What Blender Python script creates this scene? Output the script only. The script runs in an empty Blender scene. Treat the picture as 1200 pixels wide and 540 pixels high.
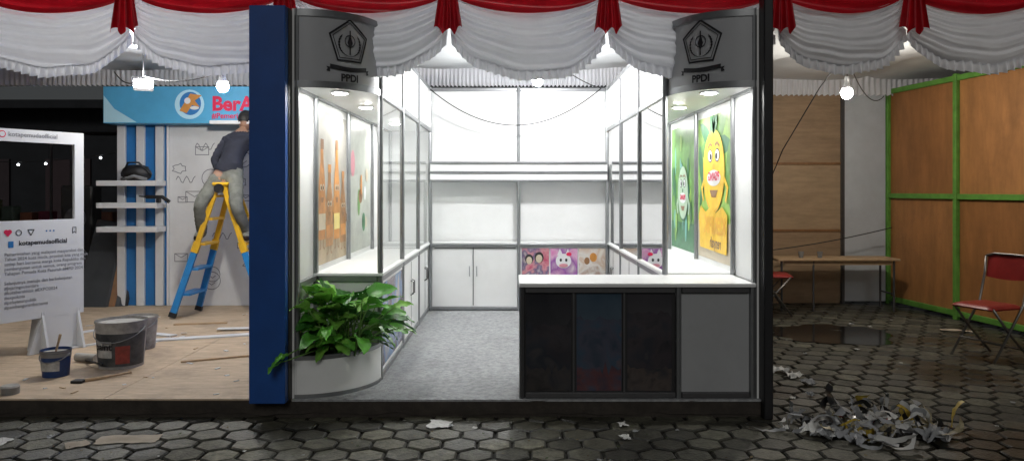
import bpy, math, random
from mathutils import Vector, Matrix, noise
random.seed(7)
R=random.uniform
sc=bpy.context.scene
COL=sc.collection
pi=math.pi
# ---------------------------------------------------------------- materials
def M(name,col,rough=.6,metal=0,var=.12,scale=6,bump=0,bscale=60,stretch=None,dirt=0,dirtcol=(.05,.045,.04),spec=.5,emit=0,transl=0):
    m=bpy.data.materials.new(name); m.use_nodes=True
    nt=m.node_tree; N=nt.nodes; L=nt.links
    b=N['Principled BSDF']
    b.inputs['Roughness'].default_value=rough; b.inputs['Metallic'].default_value=metal
    b.inputs['Specular IOR Level'].default_value=spec
    tc=N.new('ShaderNodeTexCoord'); mp=N.new('ShaderNodeMapping')
    L.new(tc.outputs['Object'],mp.inputs['Vector'])
    if stretch: mp.inputs['Scale'].default_value=stretch
    n=N.new('ShaderNodeTexNoise'); n.inputs['Scale'].default_value=scale; n.inputs['Detail'].default_value=8; n.inputs['Roughness'].default_value=.65
    L.new(mp.outputs[0],n.inputs['Vector'])
    r=N.new('ShaderNodeValToRGB'); r.color_ramp.elements[0].position=.3; r.color_ramp.elements[1].position=.7
    r.color_ramp.elements[0].color=tuple(max(0,c*(1-var)) for c in col)+(1,)
    r.color_ramp.elements[1].color=tuple(min(1,c*(1+var)) for c in col)+(1,)
    L.new(n.outputs['Fac'],r.inputs['Fac'])
    out=r.outputs[0]
    if dirt>0:
        n2=N.new('ShaderNodeTexNoise'); n2.inputs['Scale'].default_value=2.3; n2.inputs['Detail'].default_value=10; n2.inputs['Roughness'].default_value=.75
        L.new(tc.outputs['Object'],n2.inputs['Vector'])
        mr=N.new('ShaderNodeMapRange'); mr.inputs['From Min'].default_value=.48; mr.inputs['From Max'].default_value=.75; mr.inputs['To Max'].default_value=dirt
        L.new(n2.outputs['Fac'],mr.inputs['Value'])
        mx=N.new('ShaderNodeMixRGB'); mx.inputs['Color2'].default_value=dirtcol+(1,)
        L.new(mr.outputs[0],mx.inputs['Fac']); L.new(out,mx.inputs['Color1']); out=mx.outputs[0]
    L.new(out,b.inputs['Base Color'])
    if bump>0:
        n3=N.new('ShaderNodeTexNoise'); n3.inputs['Scale'].default_value=bscale; n3.inputs['Detail'].default_value=5
        L.new(mp.outputs[0],n3.inputs['Vector'])
        bp=N.new('ShaderNodeBump'); bp.inputs['Strength'].default_value=bump; bp.inputs['Distance'].default_value=.01
        L.new(n3.outputs['Fac'],bp.inputs['Height']); L.new(bp.outputs[0],b.inputs['Normal'])
    if transl:
        t=N.new('ShaderNodeBsdfTranslucent'); L.new(out,t.inputs['Color'])
        x=N.new('ShaderNodeMixShader'); x.inputs[0].default_value=transl
        L.new(b.outputs[0],x.inputs[1]); L.new(t.outputs[0],x.inputs[2]); L.new(x.outputs[0],N['Material Output'].inputs[0])
    return m
def EM(name,col,s,samp=True):
    m=bpy.data.materials.new(name); m.use_nodes=True; nt=m.node_tree; nt.nodes.clear()
    e=nt.nodes.new('ShaderNodeEmission'); e.inputs[0].default_value=col+(1,); e.inputs[1].default_value=s
    o=nt.nodes.new('ShaderNodeOutputMaterial'); nt.links.new(e.outputs[0],o.inputs[0])
    if not samp: m.cycles.emission_sampling='NONE'
    return m
def GLASS():
    m=bpy.data.materials.new('showcase_glass'); m.use_nodes=True; nt=m.node_tree; N=nt.nodes; N.clear()
    t=N.new('ShaderNodeBsdfTransparent'); t.inputs[0].default_value=(.96,.975,.97,1)
    g=N.new('ShaderNodeBsdfGlossy'); g.inputs['Roughness'].default_value=.02
    f=N.new('ShaderNodeFresnel'); f.inputs[0].default_value=1.45
    x=N.new('ShaderNodeMixShader'); o=N.new('ShaderNodeOutputMaterial')
    nt.links.new(f.outputs[0],x.inputs[0]); nt.links.new(t.outputs[0],x.inputs[1]); nt.links.new(g.outputs[0],x.inputs[2]); nt.links.new(x.outputs[0],o.inputs[0])
    return m
def PHOTO(name,cols,scale,seed,rough=.25,mult=1):
    m=bpy.data.materials.new(name); m.use_nodes=True; nt=m.node_tree; N=nt.nodes; L=nt.links; b=N['Principled BSDF']
    b.inputs['Roughness'].default_value=rough
    tc=N.new('ShaderNodeTexCoord'); mp=N.new('ShaderNodeMapping'); mp.inputs['Location'].default_value=(seed,seed*2.1,seed*.7)
    L.new(tc.outputs['Object'],mp.inputs[0])
    n=N.new('ShaderNodeTexNoise'); n.inputs['Scale'].default_value=scale; n.inputs['Detail'].default_value=5; n.inputs['Distortion'].default_value=.4
    L.new(mp.outputs[0],n.inputs['Vector'])
    r=N.new('ShaderNodeValToRGB'); cr=r.color_ramp
    k=len(cols)
    while len(cr.elements)<k: cr.elements.new(.5)
    for i,c in enumerate(cols):
        cr.elements[i].position=.32+.36*i/(k-1); cr.elements[i].color=tuple(x*mult for x in c)+(1,)
    L.new(n.outputs['Fac'],r.inputs[0]); L.new(r.outputs[0],b.inputs['Base Color']); return m

white=M('white_laminate',(.79,.80,.80),.38,0,.03,3,dirt=.15,dirtcol=(.5,.5,.48))
white2=M('white_paint',(.7,.71,.72),.55,0,.05,4,bump=.05,dirt=.2,dirtcol=(.4,.39,.37))
header_m=M('header_board',(.40,.41,.43),.4,0,.04,3)
alu=M('aluminium',(.28,.29,.30),.38,.75,.08,20)
alud=M('dark_aluminium',(.10,.10,.105),.4,.6,.1,20)
black=M('black_plastic',(.012,.012,.013),.5,0,.2,10)
blackm=M('black_post',(.012,.012,.014),.45,0,.2,10)
blue=M('blue_paint',(.007,.07,.30),.45,0,.12,5,bump=.05,dirt=.2,dirtcol=(.01,.04,.14))
blue2=M('blue_wall_paint',(.02,.16,.42),.5,0,.1,5)
cyan=M('light_blue_print',(.08,.36,.60),.4,0,.12,2)
cyan2=M('pale_blue_print',(.45,.72,.85),.4,0,.05,2)
carpet=M('grey_carpet',(.33,.34,.35),.95,0,.34,30,bump=.6,bscale=120,dirt=.5,dirtcol=(.17,.17,.17))
ply_floor=M('plywood_floor',(.52,.40,.28),.7,0,.22,5,bump=.1,stretch=(1,5,1),dirt=.75,dirtcol=(.23,.17,.12))
ply=M('plywood_wall_wood',(.37,.26,.155),.65,0,.2,3,bump=.1,stretch=(1,1,6),dirt=.35,dirtcol=(.17,.11,.07))
ply2=M('plywood_wall_wood_b',(.31,.21,.125),.65,0,.2,3,bump=.1,stretch=(1,1,6),dirt=.3,dirtcol=(.15,.10,.06))
plyo=M('orange_plywood',(.42,.19,.065),.55,0,.22,2.5,bump=.08,stretch=(3,3,.7),dirt=.5,dirtcol=(.2,.09,.035))
green=M('green_painted_timber',(.12,.32,.05),.55,0,.2,8,bump=.1)
wood=M('pale_timber',(.45,.31,.18),.6,0,.2,6,stretch=(2,8,8),bump=.1)
fabric=M('white_canopy_fabric',(.68,.70,.72),.8,0,.06,2,bump=.15,bscale=8,dirt=.15,dirtcol=(.45,.45,.45))
satin=M('white_satin',(.74,.75,.79),.30,0,.04,6,bump=.08,bscale=25,transl=.22,spec=.7)
red=M('red_satin',(.50,.008,.018),.34,0,.2,8,bump=.1,bscale=30,transl=.2)
platm=M('platform_edge',(.035,.028,.022),.8,0,.4,12,bump=.3)
glass=GLASS()
bulb_m=EM('bulb_glow',(1,.99,.98),980)
bulb_l=EM('warm_bulb_glow',(1,.95,.86),900)
bulb_w=EM('side_bulb_glow',(1,.93,.82),560)
down_m=EM('downlight_glow',(1,.99,.96),400)
flood_m=EM('floodlight_glow',(.97,.98,1),760)
tiny_m=EM('string_light_glow',(.9,.95,1),8,False)
soil=M('soil',(.05,.035,.025),.95,0,.4,30,bump=.8)
ink=M('black_ink',(.012,.012,.016),.6,0,.1,5)
greyink=M('grey_ink',(.22,.23,.25),.6,0,.1,5)
redink=M('red_ink',(.62,.01,.07),.5,0,.1,5)
yel=M('yellow_print',(.80,.50,.02),.4,0,.18,9)
yel2=M('pale_yellow_print',(.75,.62,.20),.4,0,.1,5)
orange=M('orange_print',(.55,.24,.05),.4,0,.2,8)
brown=M('brown_print',(.24,.12,.05),.4,0,.25,9)
grn=M('green_print',(.12,.28,.06),.4,0,.4,5)
lime=M('lime_green_print',(.24,.42,.08),.4,0,.45,4)
dgrn=M('dark_green_print',(.03,.15,.06),.4,0,.3,12)
beige=M('beige_print',(.52,.45,.34),.4,0,.15,4)
greyp=M('grey_green_print',(.40,.42,.38),.4,0,.2,4)
pink=M('pink_print',(.6,.25,.30),.4,0,.2,6)

# ---------------------------------------------------------------- mesh builder
class MB:
    def __init__(s,xf=None): s.v=[];s.f=[];s.m=[];s.sm=[];s.mats=[];s.xf=xf
    def add(s,vs,fs,mat,smooth=False):
        if mat not in s.mats: s.mats.append(mat)
        k=s.mats.index(mat); o=len(s.v)
        for p in vs:
            p=Vector(p); s.v.append(s.xf@p if s.xf else p)
        for f in fs: s.f.append([i+o for i in f]); s.m.append(k); s.sm.append(smooth)
    def box(s,x0,x1,y0,y1,z0,z1,mat,c=0):
        if c<=0:
            vs=[(x,y,z) for x in(x0,x1) for y in(y0,y1) for z in(z0,z1)]
            s.add(vs,[(0,1,3,2),(4,6,7,5),(0,4,5,1),(2,3,7,6),(0,2,6,4),(1,5,7,3)],mat); return
        ring=lambda i,z:[(x0+c+i,y0+i,z),(x1-c-i,y0+i,z),(x1-i,y0+c+i,z),(x1-i,y1-c-i,z),(x1-c-i,y1-i,z),(x0+c+i,y1-i,z),(x0+i,y1-c-i,z),(x0+i,y0+c+i,z)]
        vs=ring(c*.7,z0)+ring(0,z0+c)+ring(0,z1-c)+ring(c*.7,z1)
        fs=[tuple(range(7,-1,-1)),tuple(range(24,32))]
        for k in range(3):
            for i in range(8): j=(i+1)%8; fs.append((k*8+i,k*8+j,k*8+8+j,k*8+8+i))
        s.add(vs,fs,mat)
    def cyl(s,p0,p1,r0,r1,mat,n=16,smooth=True,caps=True):
        p0=Vector(p0);p1=Vector(p1);d=(p1-p0).normalized()
        a=d.orthogonal().normalized();b=d.cross(a)
        vs=[];
        for p,r in((p0,r0),(p1,r1)):
            for i in range(n): t=2*pi*i/n; vs.append(p+a*math.cos(t)*r+b*math.sin(t)*r)
        s.add(vs,[(i,(i+1)%n,n+(i+1)%n,n+i) for i in range(n)],mat,smooth)
        if caps: s.add(vs[:n],[tuple(range(n-1,-1,-1))],mat); s.add(vs[n:],[tuple(range(n))],mat)
    def tube(s,pts,r,mat,n=7):
        pts=[Vector(p) for p in pts]; vs=[];a=None
        for i,p in enumerate(pts):
            d=(pts[min(i+1,len(pts)-1)]-pts[max(i-1,0)]).normalized()
            if a is None: a=d.orthogonal().normalized()
            a=(a-d*a.dot(d)).normalized(); b=d.cross(a)
            rr=r[i] if isinstance(r,(list,tuple)) else r
            for k in range(n): t=2*pi*k/n; vs.append(p+a*math.cos(t)*rr+b*math.sin(t)*rr)
        fs=[(i*n+k,i*n+(k+1)%n,(i+1)*n+(k+1)%n,(i+1)*n+k) for i in range(len(pts)-1) for k in range(n)]
        fs+= [tuple(range(n-1,-1,-1)),tuple(range((len(pts)-1)*n,len(pts)*n))]
        s.add(vs,fs,mat,True)
    def grid(s,fn,nu,nv,mat,smooth=True):
        vs=[fn(i/nu,j/nv) for j in range(nv+1) for i in range(nu+1)]
        w=nu+1
        s.add(vs,[(j*w+i,j*w+i+1,(j+1)*w+i+1,(j+1)*w+i) for j in range(nv) for i in range(nu)],mat,smooth)
    def ball(s,c,rx,ry,rz,mat,nu=16,nv=10,fn=None):
        def f(u,v):
            t=2*pi*u; q=pi*v
            p=Vector((math.cos(t)*math.sin(q),math.sin(t)*math.sin(q),math.cos(q)))
            k=fn(p) if fn else 1
            return (c[0]+rx*p.x*k,c[1]+ry*p.y*k,c[2]+rz*p.z*k)
        s.grid(f,nu,nv,mat)
    def make(s,name,parent=None,bevel=0):
        me=bpy.data.meshes.new(name); me.from_pydata([tuple(v) for v in s.v],[],s.f)
        for m in s.mats: me.materials.append(m)
        me.polygons.foreach_set('material_index',s.m); me.polygons.foreach_set('use_smooth',s.sm); me.update()
        o=bpy.data.objects.new(name,me); COL.objects.link(o)
        if parent: o.parent=parent
        if bevel:
            b=o.modifiers.new('b','BEVEL'); b.width=bevel; b.segments=2; b.limit_method='ANGLE'
        return o
def E(name):
    o=bpy.data.objects.new(name,None); COL.objects.link(o); o.empty_display_size=.2; return o
def poly(mb,mp,pts,mat,l=1):
    mb.add([mp(x,y,l) for x,y in pts],[tuple(range(len(pts)))],mat)
def ell(mb,mp,cx,cy,rx,ry,mat,l=1,n=28): poly(mb,mp,[(cx+rx*math.cos(2*pi*i/n),cy+ry*math.sin(2*pi*i/n)) for i in range(n)],mat,l)
def ring(mb,mp,pts,w,mat,l=1,closed=True):
    n=len(pts)
    rng=range(n if closed else n-1)
    for i in rng:
        a=Vector(pts[i]);b=Vector(pts[(i+1)%n]); d=(b-a)
        if d.length<1e-6: continue
        d.normalize(); q=Vector((-d.y,d.x))*w/2; a=a-d*w*.3; b=b+d*w*.3
        k=max(1,int((b-a).length/.03))
        for j in range(k):
            a1=a.lerp(b,j/k); b1=a.lerp(b,(j+1)/k)
            poly(mb,mp,[tuple(a1-q),tuple(b1-q),tuple(b1+q),tuple(a1+q)],mat,l+.05*(i%2))
def rect(mb,mp,x0,x1,y0,y1,mat,l=1): poly(mb,mp,[(x0,y0),(x1,y0),(x1,y1),(x0,y1)],mat,l)
def text(mb,mp,s,x,y,size,mat,l=1,bold=0,align='LEFT',space=1):
    cu=bpy.data.curves.new('t','FONT'); cu.body=s; cu.size=size; cu.offset=bold; cu.align_x=align; cu.space_line=space; cu.resolution_u=3
    o=bpy.data.objects.new('t',cu); COL.objects.link(o); bpy.context.view_layer.update()
    dg=bpy.context.evaluated_depsgraph_get(); me=bpy.data.meshes.new_from_object(o.evaluated_get(dg))
    mb.add([mp(x+v.co.x,y+v.co.y,l) for v in me.vertices],[tuple(p.vertices) for p in me.polygons],mat)
    bpy.data.objects.remove(o); bpy.data.meshes.remove(me)
def sag(a,b,d,n=24):
    a=Vector(a);b=Vector(b); return [a.lerp(b,i/n)-Vector((0,0,d*4*(i/n)*(1-i/n))) for i in range(n+1)]

P=.11
# ================================================================ ground
g=MB(); g.add([(-150,-60,-.02),(150,-60,-.02),(150,250,-.02),(-150,250,-.02)],[(0,1,2,3)],M('dirt_ground',(.022,.021,.018),.95,0,.4,3,bump=.5,bscale=20)); g.make('ground')
def paving():
    vs=[];fs=[];cols=[]
    ff=.2; r=ff/math.sqrt(3)
    dy=1.5*r
    j=0;y=.4
    while y<10.6:
        x=-8+(ff/2 if j%2 else 0)
        while x<8.5:
            if not (x<1.5 and y>5.1):
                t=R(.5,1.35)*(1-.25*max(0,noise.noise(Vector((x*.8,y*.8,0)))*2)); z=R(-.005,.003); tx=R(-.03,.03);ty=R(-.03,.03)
                if x>1.5: t*=.72  # shade put into the colour: right-hand pavers darkened where the fill reaches
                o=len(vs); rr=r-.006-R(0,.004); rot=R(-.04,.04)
                for rad,dz in((rr,-.02),(rr,-.008),(rr-.010,0)):
                    for k in range(6):
                        a=pi/6+k*pi/3+rot; px=math.cos(a)*rad; py=math.sin(a)*rad
                        vs.append((x+px,y+py,z+dz+px*tx+py*ty))
                for L_ in(0,6):
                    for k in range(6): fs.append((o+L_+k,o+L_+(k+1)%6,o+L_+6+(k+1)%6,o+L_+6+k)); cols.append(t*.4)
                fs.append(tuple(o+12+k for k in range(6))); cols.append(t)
            x+=ff
        y+=dy;j+=1
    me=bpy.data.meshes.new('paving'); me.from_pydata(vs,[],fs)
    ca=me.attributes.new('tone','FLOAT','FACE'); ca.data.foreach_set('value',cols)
    m=bpy.data.materials.new('hex_concrete_paver'); m.use_nodes=True; nt=m.node_tree;N=nt.nodes;L=nt.links;b=N['Principled BSDF']
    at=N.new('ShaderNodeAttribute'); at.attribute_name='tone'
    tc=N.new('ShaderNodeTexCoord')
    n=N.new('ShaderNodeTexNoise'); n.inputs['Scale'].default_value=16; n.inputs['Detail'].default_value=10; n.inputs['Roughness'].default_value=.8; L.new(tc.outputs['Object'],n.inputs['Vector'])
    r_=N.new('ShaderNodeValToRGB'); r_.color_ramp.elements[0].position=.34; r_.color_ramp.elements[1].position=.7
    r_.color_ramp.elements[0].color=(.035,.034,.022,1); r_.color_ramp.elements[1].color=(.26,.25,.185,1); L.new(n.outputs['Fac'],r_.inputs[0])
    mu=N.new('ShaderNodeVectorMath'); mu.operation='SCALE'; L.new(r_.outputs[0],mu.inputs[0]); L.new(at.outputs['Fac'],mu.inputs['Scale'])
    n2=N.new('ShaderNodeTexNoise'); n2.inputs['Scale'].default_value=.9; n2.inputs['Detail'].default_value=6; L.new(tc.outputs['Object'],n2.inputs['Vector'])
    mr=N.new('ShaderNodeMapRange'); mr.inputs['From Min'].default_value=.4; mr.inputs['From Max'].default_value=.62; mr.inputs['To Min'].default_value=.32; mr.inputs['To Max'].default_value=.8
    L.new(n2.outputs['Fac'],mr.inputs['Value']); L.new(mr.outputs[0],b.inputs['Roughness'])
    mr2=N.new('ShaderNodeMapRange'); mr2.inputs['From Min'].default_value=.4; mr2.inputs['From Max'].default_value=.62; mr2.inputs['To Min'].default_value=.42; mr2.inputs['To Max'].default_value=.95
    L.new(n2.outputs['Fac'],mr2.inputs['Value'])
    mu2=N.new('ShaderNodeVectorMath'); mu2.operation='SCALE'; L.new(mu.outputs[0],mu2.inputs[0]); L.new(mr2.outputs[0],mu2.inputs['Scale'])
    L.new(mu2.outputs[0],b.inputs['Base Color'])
    n3=N.new('ShaderNodeTexNoise'); n3.inputs['Scale'].default_value=60; n3.inputs['Detail'].default_value=6; L.new(tc.outputs['Object'],n3.inputs['Vector'])
    bp=N.new('ShaderNodeBump'); bp.inputs['Strength'].default_value=.8; bp.inputs['Distance'].default_value=.008; L.new(n3.outputs['Fac'],bp.inputs['Height']); L.new(bp.outputs[0],b.inputs['Normal'])
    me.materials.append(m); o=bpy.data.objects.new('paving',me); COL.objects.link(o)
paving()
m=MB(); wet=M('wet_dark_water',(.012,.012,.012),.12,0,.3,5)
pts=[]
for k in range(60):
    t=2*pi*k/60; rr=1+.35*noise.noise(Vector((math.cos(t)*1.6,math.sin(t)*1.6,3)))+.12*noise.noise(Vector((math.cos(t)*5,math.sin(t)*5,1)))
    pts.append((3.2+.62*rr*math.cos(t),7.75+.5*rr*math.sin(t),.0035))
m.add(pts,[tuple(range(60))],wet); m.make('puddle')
# ================================================================ platform
pl=E('platform')
m=MB(); m.box(-7.5,1.60,4.915,9.3,-.01,P-.012,platm)
m.make('base',pl)
m=MB()
def edge(u,v):
    x=-7.5+9.1*u; return (x,4.905-.012*noise.noise(Vector((x*3,0,v*2))),P-.006-(.085+.02*noise.noise(Vector((x*6,3,0))))*v)
m.grid(edge,300,2,platm); m.make('edge_skirt',pl)
m=MB(); 
xs=[-7.5,-6.28,-5.06,-3.84,-2.62,-1.41]
for i in range(5):
    for (a,b_) in((4.92,6.9),(6.905,9.3)):
        m.box(xs[i]+.002,xs[i+1]-.002,a,b_,P-.012,P+R(-.001,.001),ply_floor)
m.make('plywood_floor',pl)
m=MB(); m.box(-1.405,1.60,4.90,9.3,P-.011,P+.002,carpet); m.make('carpet',pl)

# ================================================================ exhibition booth
B=E('exhibition_booth')
F=MB(); 
T=2.61
YS=[5.42,6.5,7.6,8.72]
def post(x,y,z0=P,z1=T,w=.02): F.cyl((x,y,z0),(x,y,z1),w,w,alu,8,False)
def railY(x,y0,y1,z,h=.02,w=.014): F.box(x-w,x+w,y0+.02,y1-.02,z-h,z+h,alu,.004)
def railX(x0,x1,y,z,h=.02,w=.014): F.box(x0+.02,x1-.02,y-w,y+w,z-h,z+h,alu,.004)
for xo,xi in((-1.385,-.93),(1.56,1.08)):
    post(xo,4.945)
    for y in YS: post(xo,y); post(xi,y)
    yy=[4.945]+YS
    for a,b_ in zip(yy,yy[1:]):
        for z in(T-.03,2.11,.83,P+.03): railY(xo,a,b_,z)
    for a,b_ in zip(YS,YS[1:]):
        for z in(T-.03,2.12,.82,P+.03): railY(xi,a,b_,z)
    x0,x1=sorted((xo,xi))
    for z in(.82,P+.03): railX(x0,x1,5.42,z)
post(.075,8.72,P,T); 
for a,b_ in((-.93,.075),(.075,1.08)):
    for z in(T-.03,): railX(a,b_,8.72,z)
F.make('aluminium_frame',B)
W=MB()
W.box(-1.412,-1.398,4.93,8.76,P,T,white); W.box(1.572,1.586,4.93,8.76,P,T,white)
W.box(-1.397,1.571,8.735,8.755,P+.001,T-.01,white)
for xi in(-.93,1.08):
    for a,b_ in zip(YS,YS[1:]):
        W.box(xi-.004,xi+.004,a+.018,b_-.018,2.14,T-.05,white)
        W.box(xi-.004,xi+.004,a+.018,b_-.018,P+.05,.80,white)
W.make('white_panels',B)
S=MB()
S.box(-1.395,-.905,5.40,8.73,.842,.862,white); S.box(1.055,1.57,5.425,8.73,.842,.862,white)
S.box(-1.38,-.95,5.425,5.435,P+.05,.80,white); 
S.make('shelf_tops',B,.003)
def curve(side,th,off=0):
    a=.465+off;b_=.485+off
    x=a*math.sin(th); y=5.42-b_*math.cos(th)
    return (-1.395+x,y) if side<0 else (1.57-x,y)
H=MB()
for side in(-1,1):
    H.grid(lambda u,v:(*curve(side,u*pi/2),2.13+.46*v),24,1,header_m)
    for z in(2.125,2.585):
        H.grid(lambda u,v:(*curve(side,u*pi/2,.008),z-.02+.045*v),24,1,alu)
    pts=[(*curve(side,i/24*pi/2),2.108) for i in range(25)]
    xi=-.93 if side<0 else 1.08; xo=-1.395 if side<0 else 1.57
    pts+=[(xi,8.73,2.108),(xo,8.73,2.108)]
    H.add(pts,[tuple(range(len(pts)))],white)
    pts2=[(p[0],p[1],2.604) for p in pts]; H.add(pts2,[tuple(range(len(pts2)))],white)
H.make('curved_header',B)
LG=MB()
for side in(-1,1):
    def mp(x,y,l,side=side):
        th0=math.radians(44); 
        th=th0+(x/.475)*(1 if side<0 else -1)
        X,Y=curve(side,th,.0045+.0015*l); return (X,Y,y)
    cx,cy=0,2.415
    pen=lambda r,k=0:[(r*math.sin(2*pi*i/5),cy+r*math.cos(2*pi*i/5)) for i in range(5)]
    ring(LG,mp,pen(.15),.012,ink); ring(LG,mp,pen(.128),.005,ink)
    for s in(-1,1):
        for k in range(9):
            a=-2.3+k*.27
            x=s*.080*math.cos(a*.9+.7) ; y=cy-.01+.080*math.sin(a*.9+.7)
            ang=a*.9+.7+pi/2
            dx=math.cos(ang)*.022;dy=math.sin(ang)*.022
            poly(LG,mp,[(x-s*dx,y-dy),(x+.008,y),(x+s*dx,y+dy),(x-.008,y)],ink,1.3)
    poly(LG,mp,[(0,cy-.05),(.02,cy),(0,cy+.06),(-.02,cy)],ink,1.4)
    rect(LG,mp,-.005,.005,cy-.08,cy+.08,ink,1.6)
    ring(LG,mp,[(.038*math.cos(t*.4),cy+.01+.038*math.sin(t*.4)) for t in range(16)],.006,ink,1.2)
    for k in range(10):
        x0_=-.14+.028*k; bow=lambda x:.010*math.cos(x*14)
        poly(LG,mp,[(x0_,2.232-bow(x0_)),(x0_+.028,2.232-bow(x0_+.028)),(x0_+.028,2.262-bow(x0_+.028)),(x0_,2.262-bow(x0_))],ink,1.1)
    for s in(-1,1): poly(LG,mp,[(s*.14,2.215),(s*.165,2.22),(s*.155,2.235),(s*.165,2.25),(s*.14,2.245)],ink,1.0)
    text(LG,mp,'PPDI',0,2.160,.066,ink,1,.0025,'CENTER')
LG.make('pentagon_emblem',B)
D=MB()
for xo in(-1.16,1.33):
    for y in(5.18,6.1,7.6):
        D.cyl((xo,y,2.107),(xo,y,2.096),.065,.06,white2,20)
        D.cyl((xo,y,2.0955),(xo,y,2.093),.048,.046,down_m,14)
D.make('downlights',B)
G=MB()
for xi in(-.93,1.08):
    for a,b_ in zip(YS,YS[1:]):
        G.add([(xi,a+.02,.87),(xi,b_-.02,.87),(xi,b_-.02,2.09),(xi,a+.02,2.09)],[(0,1,2,3)],glass)
G.make('glass_panes',B)
C=MB()
for xi,s in((-.93,1),(1.08,-1)):
    for a,b_ in list(zip(YS,YS[1:]))[1:]:
        mid=(a+b_)/2
        C.box(min(xi+s*.005,xi+s*.007),max(xi+s*.005,xi+s*.007),mid-.004,mid+.004,P+.05,.79,alud)
        for k in(-.05,.05):
            C.tube([(xi+s*.006,mid+k,.62),(xi+s*.03,mid+k,.61),(xi+s*.03,mid+k,.50),(xi+s*.006,mid+k,.49)],.005,black)
C.make('door_handles',B)
A=MB()
ph1=PHOTO('street_photo_print',[(.03,.04,.08),(.16,.09,.12),(.12,.22,.40),(.35,.33,.36)],3.5,3)
A.add([(-.922,5.47,P+.08),(-.922,6.45,P+.08),(-.922,6.45,.78),(-.922,5.47,.78)],[(0,1,2,3)],ph1)
A.make('cabinet_poster',B)
K=MB()
K.box(-.905,1.055,8.50,8.70,1.555,1.735,white)
for z in(1.745,1.64,1.545): K.box(-.905,1.055,8.482,8.50,z-.013,z+.013,alu,.004)
K.box(-.905,1.055,8.50,8.70,.845,.865,white)
K.box(-.905,1.055,8.515,8.525,P+.04,.82,white)
for z in(.835,P+.03,): K.box(-.905,1.055,8.49,8.514,z-.018,z+.018,alu,.004)
for x in(-.90,.075,1.05): K.cyl((x,8.49,P),(x,8.49,1.53),.018,.018,alu,8,False)
for x in(-.43,): K.box(x-.004,x+.004,8.507,8.513,P+.06,.81,alud)
for x in(-.47,-.39): K.tube([(x,8.514,.6),(x,8.49,.59),(x,8.49,.5),(x,8.514,.49)],.005,alu)
K.box(-.86,.04,8.507,8.511,.795,.805,alud)
K.make('back_cabinets',B)
A=MB(); mpb=lambda x,y,l:(x,8.508-.002*l,y)
ph=[PHOTO('kids_photo_print',[(.4,.06,.12),(.55,.25,.28),(.12,.1,.2),(.5,.42,.4)],9,1),PHOTO('cartoon_print',[(.55,.12,.35),(.6,.35,.5),(.25,.08,.3),(.6,.5,.55)],4,5),PHOTO('stall_photo_print',[(.6,.56,.5),(.5,.38,.3),(.6,.58,.55),(.35,.25,.2)],6,9)]
for i in range(3): rect(A,mpb,.11+i*.315,.41+i*.315,.2,.80,ph[i],1)
ell(A,mpb,.19,.68,.045,.055,black,2); ell(A,mpb,.19,.665,.032,.042,beige,3); ell(A,mpb,.30,.70,.05,.06,black,2.2); ell(A,mpb,.30,.685,.036,.045,beige,3.2)
ell(A,mpb,.57,.66,.085,.08,white2,2); poly(A,mpb,[(.50,.72),(.53,.80),(.56,.73),(.59,.73),(.62,.80),(.64,.72)],white2,2.2)
ell(A,mpb,.54,.67,.013,.018,ink,4); ell(A,mpb,.60,.67,.013,.018,ink,4); ell(A,mpb,.63,.735,.03,.02,redink,4.5); ell(A,mpb,.57,.61,.05,.02,pink,4)
ell(A,mpb,.90,.70,.04,.05,orange,2); ell(A,mpb,.83,.66,.03,.04,brown,2)
A.make('back_posters',B)
PT=MB()
PT.grid(lambda u,v:(*curve(-1,u*pi/2,.01),P+.27*v),28,1,white)
PT.grid(lambda u,v:(*curve(-1,u*pi/2,-.008),P+.27*v),28,1,white)
PT.grid(lambda u,v:(*curve(-1,u*pi/2,.014-.026*v),P+.272),28,1,alu)
PT.grid(lambda u,v:(*curve(-1,u*pi/2,.014),P+.245+.027*v),28,1,alu)
PT.grid(lambda u,v:(*curve(-1,u*pi/2,.014),P+.002+.025*v),28,1,alu)
pts=[(*curve(-1,i/24*pi/2,-.01),P+.24) for i in range(25)]+[(-1.39,5.41,P+.24)]
PT.add(pts,[tuple(range(len(pts)))],soil)
PT.make('planter',B)
def bottle(mb,mp,cx,b0,h,w,mat,cap,lab,l=2):
    sh=[(-.5,0),(.5,0),(.54,.3),(.46,.58),(.24,.76),(.18,.93),(-.18,.93),(-.24,.76),(-.46,.58),(-.54,.3)]
    poly(mb,mp,[(cx+w*a,b0+h*b) for a,b in sh],mat,l)
    rect(mb,mp,cx-w*.22,cx+w*.22,b0+h*.9,b0+h,cap,l+1)
    poly(mb,mp,[(cx-w*.48,b0+h*.10),(cx+w*.48,b0+h*.10),(cx+w*.5,b0+h*.26),(cx-w*.5,b0+h*.26)],lab,l+1)
    for s in(-1,1):
        ell(mb,mp,cx+s*w*.18,b0+h*.52,w*.14,h*.035,beige,l+1.2); ell(mb,mp,cx+s*w*.15,b0+h*.515,w*.06,h*.02,ink,l+1.6)
        ring(mb,mp,[(cx+s*w*.48,b0+h*.42),(cx+s*w*.68,b0+h*.36),(cx+s*w*.60,b0+h*.28)],w*.08,mat,l+.3,False)
        ring(mb,mp,[(cx+s*w*.2,b0),(cx+s*w*.22,b0-h*.08),(cx+s*w*.36,b0-h*.09)],w*.08,brown,l+.3,False)
    poly(mb,mp,[(cx-w*.22,b0+h*.42),(cx+w*.22,b0+h*.42),(cx+w*.12,b0+h*.37),(cx-w*.12,b0+h*.37)],brown,l+1.3)
A=MB(); mpl=lambda x,y,l:(-1.396+.0016*l,x,y)
rect(A,mpl,5.46,6.46,.90,2.03,M('kraft_print',(.40,.385,.35),.35,0,.25,2.5),1)
rect(A,mpl,5.462,6.458,.902,1.10,M('kraft_ground_print',(.36,.28,.17),.4,0,.3,6),1.4)
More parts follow.
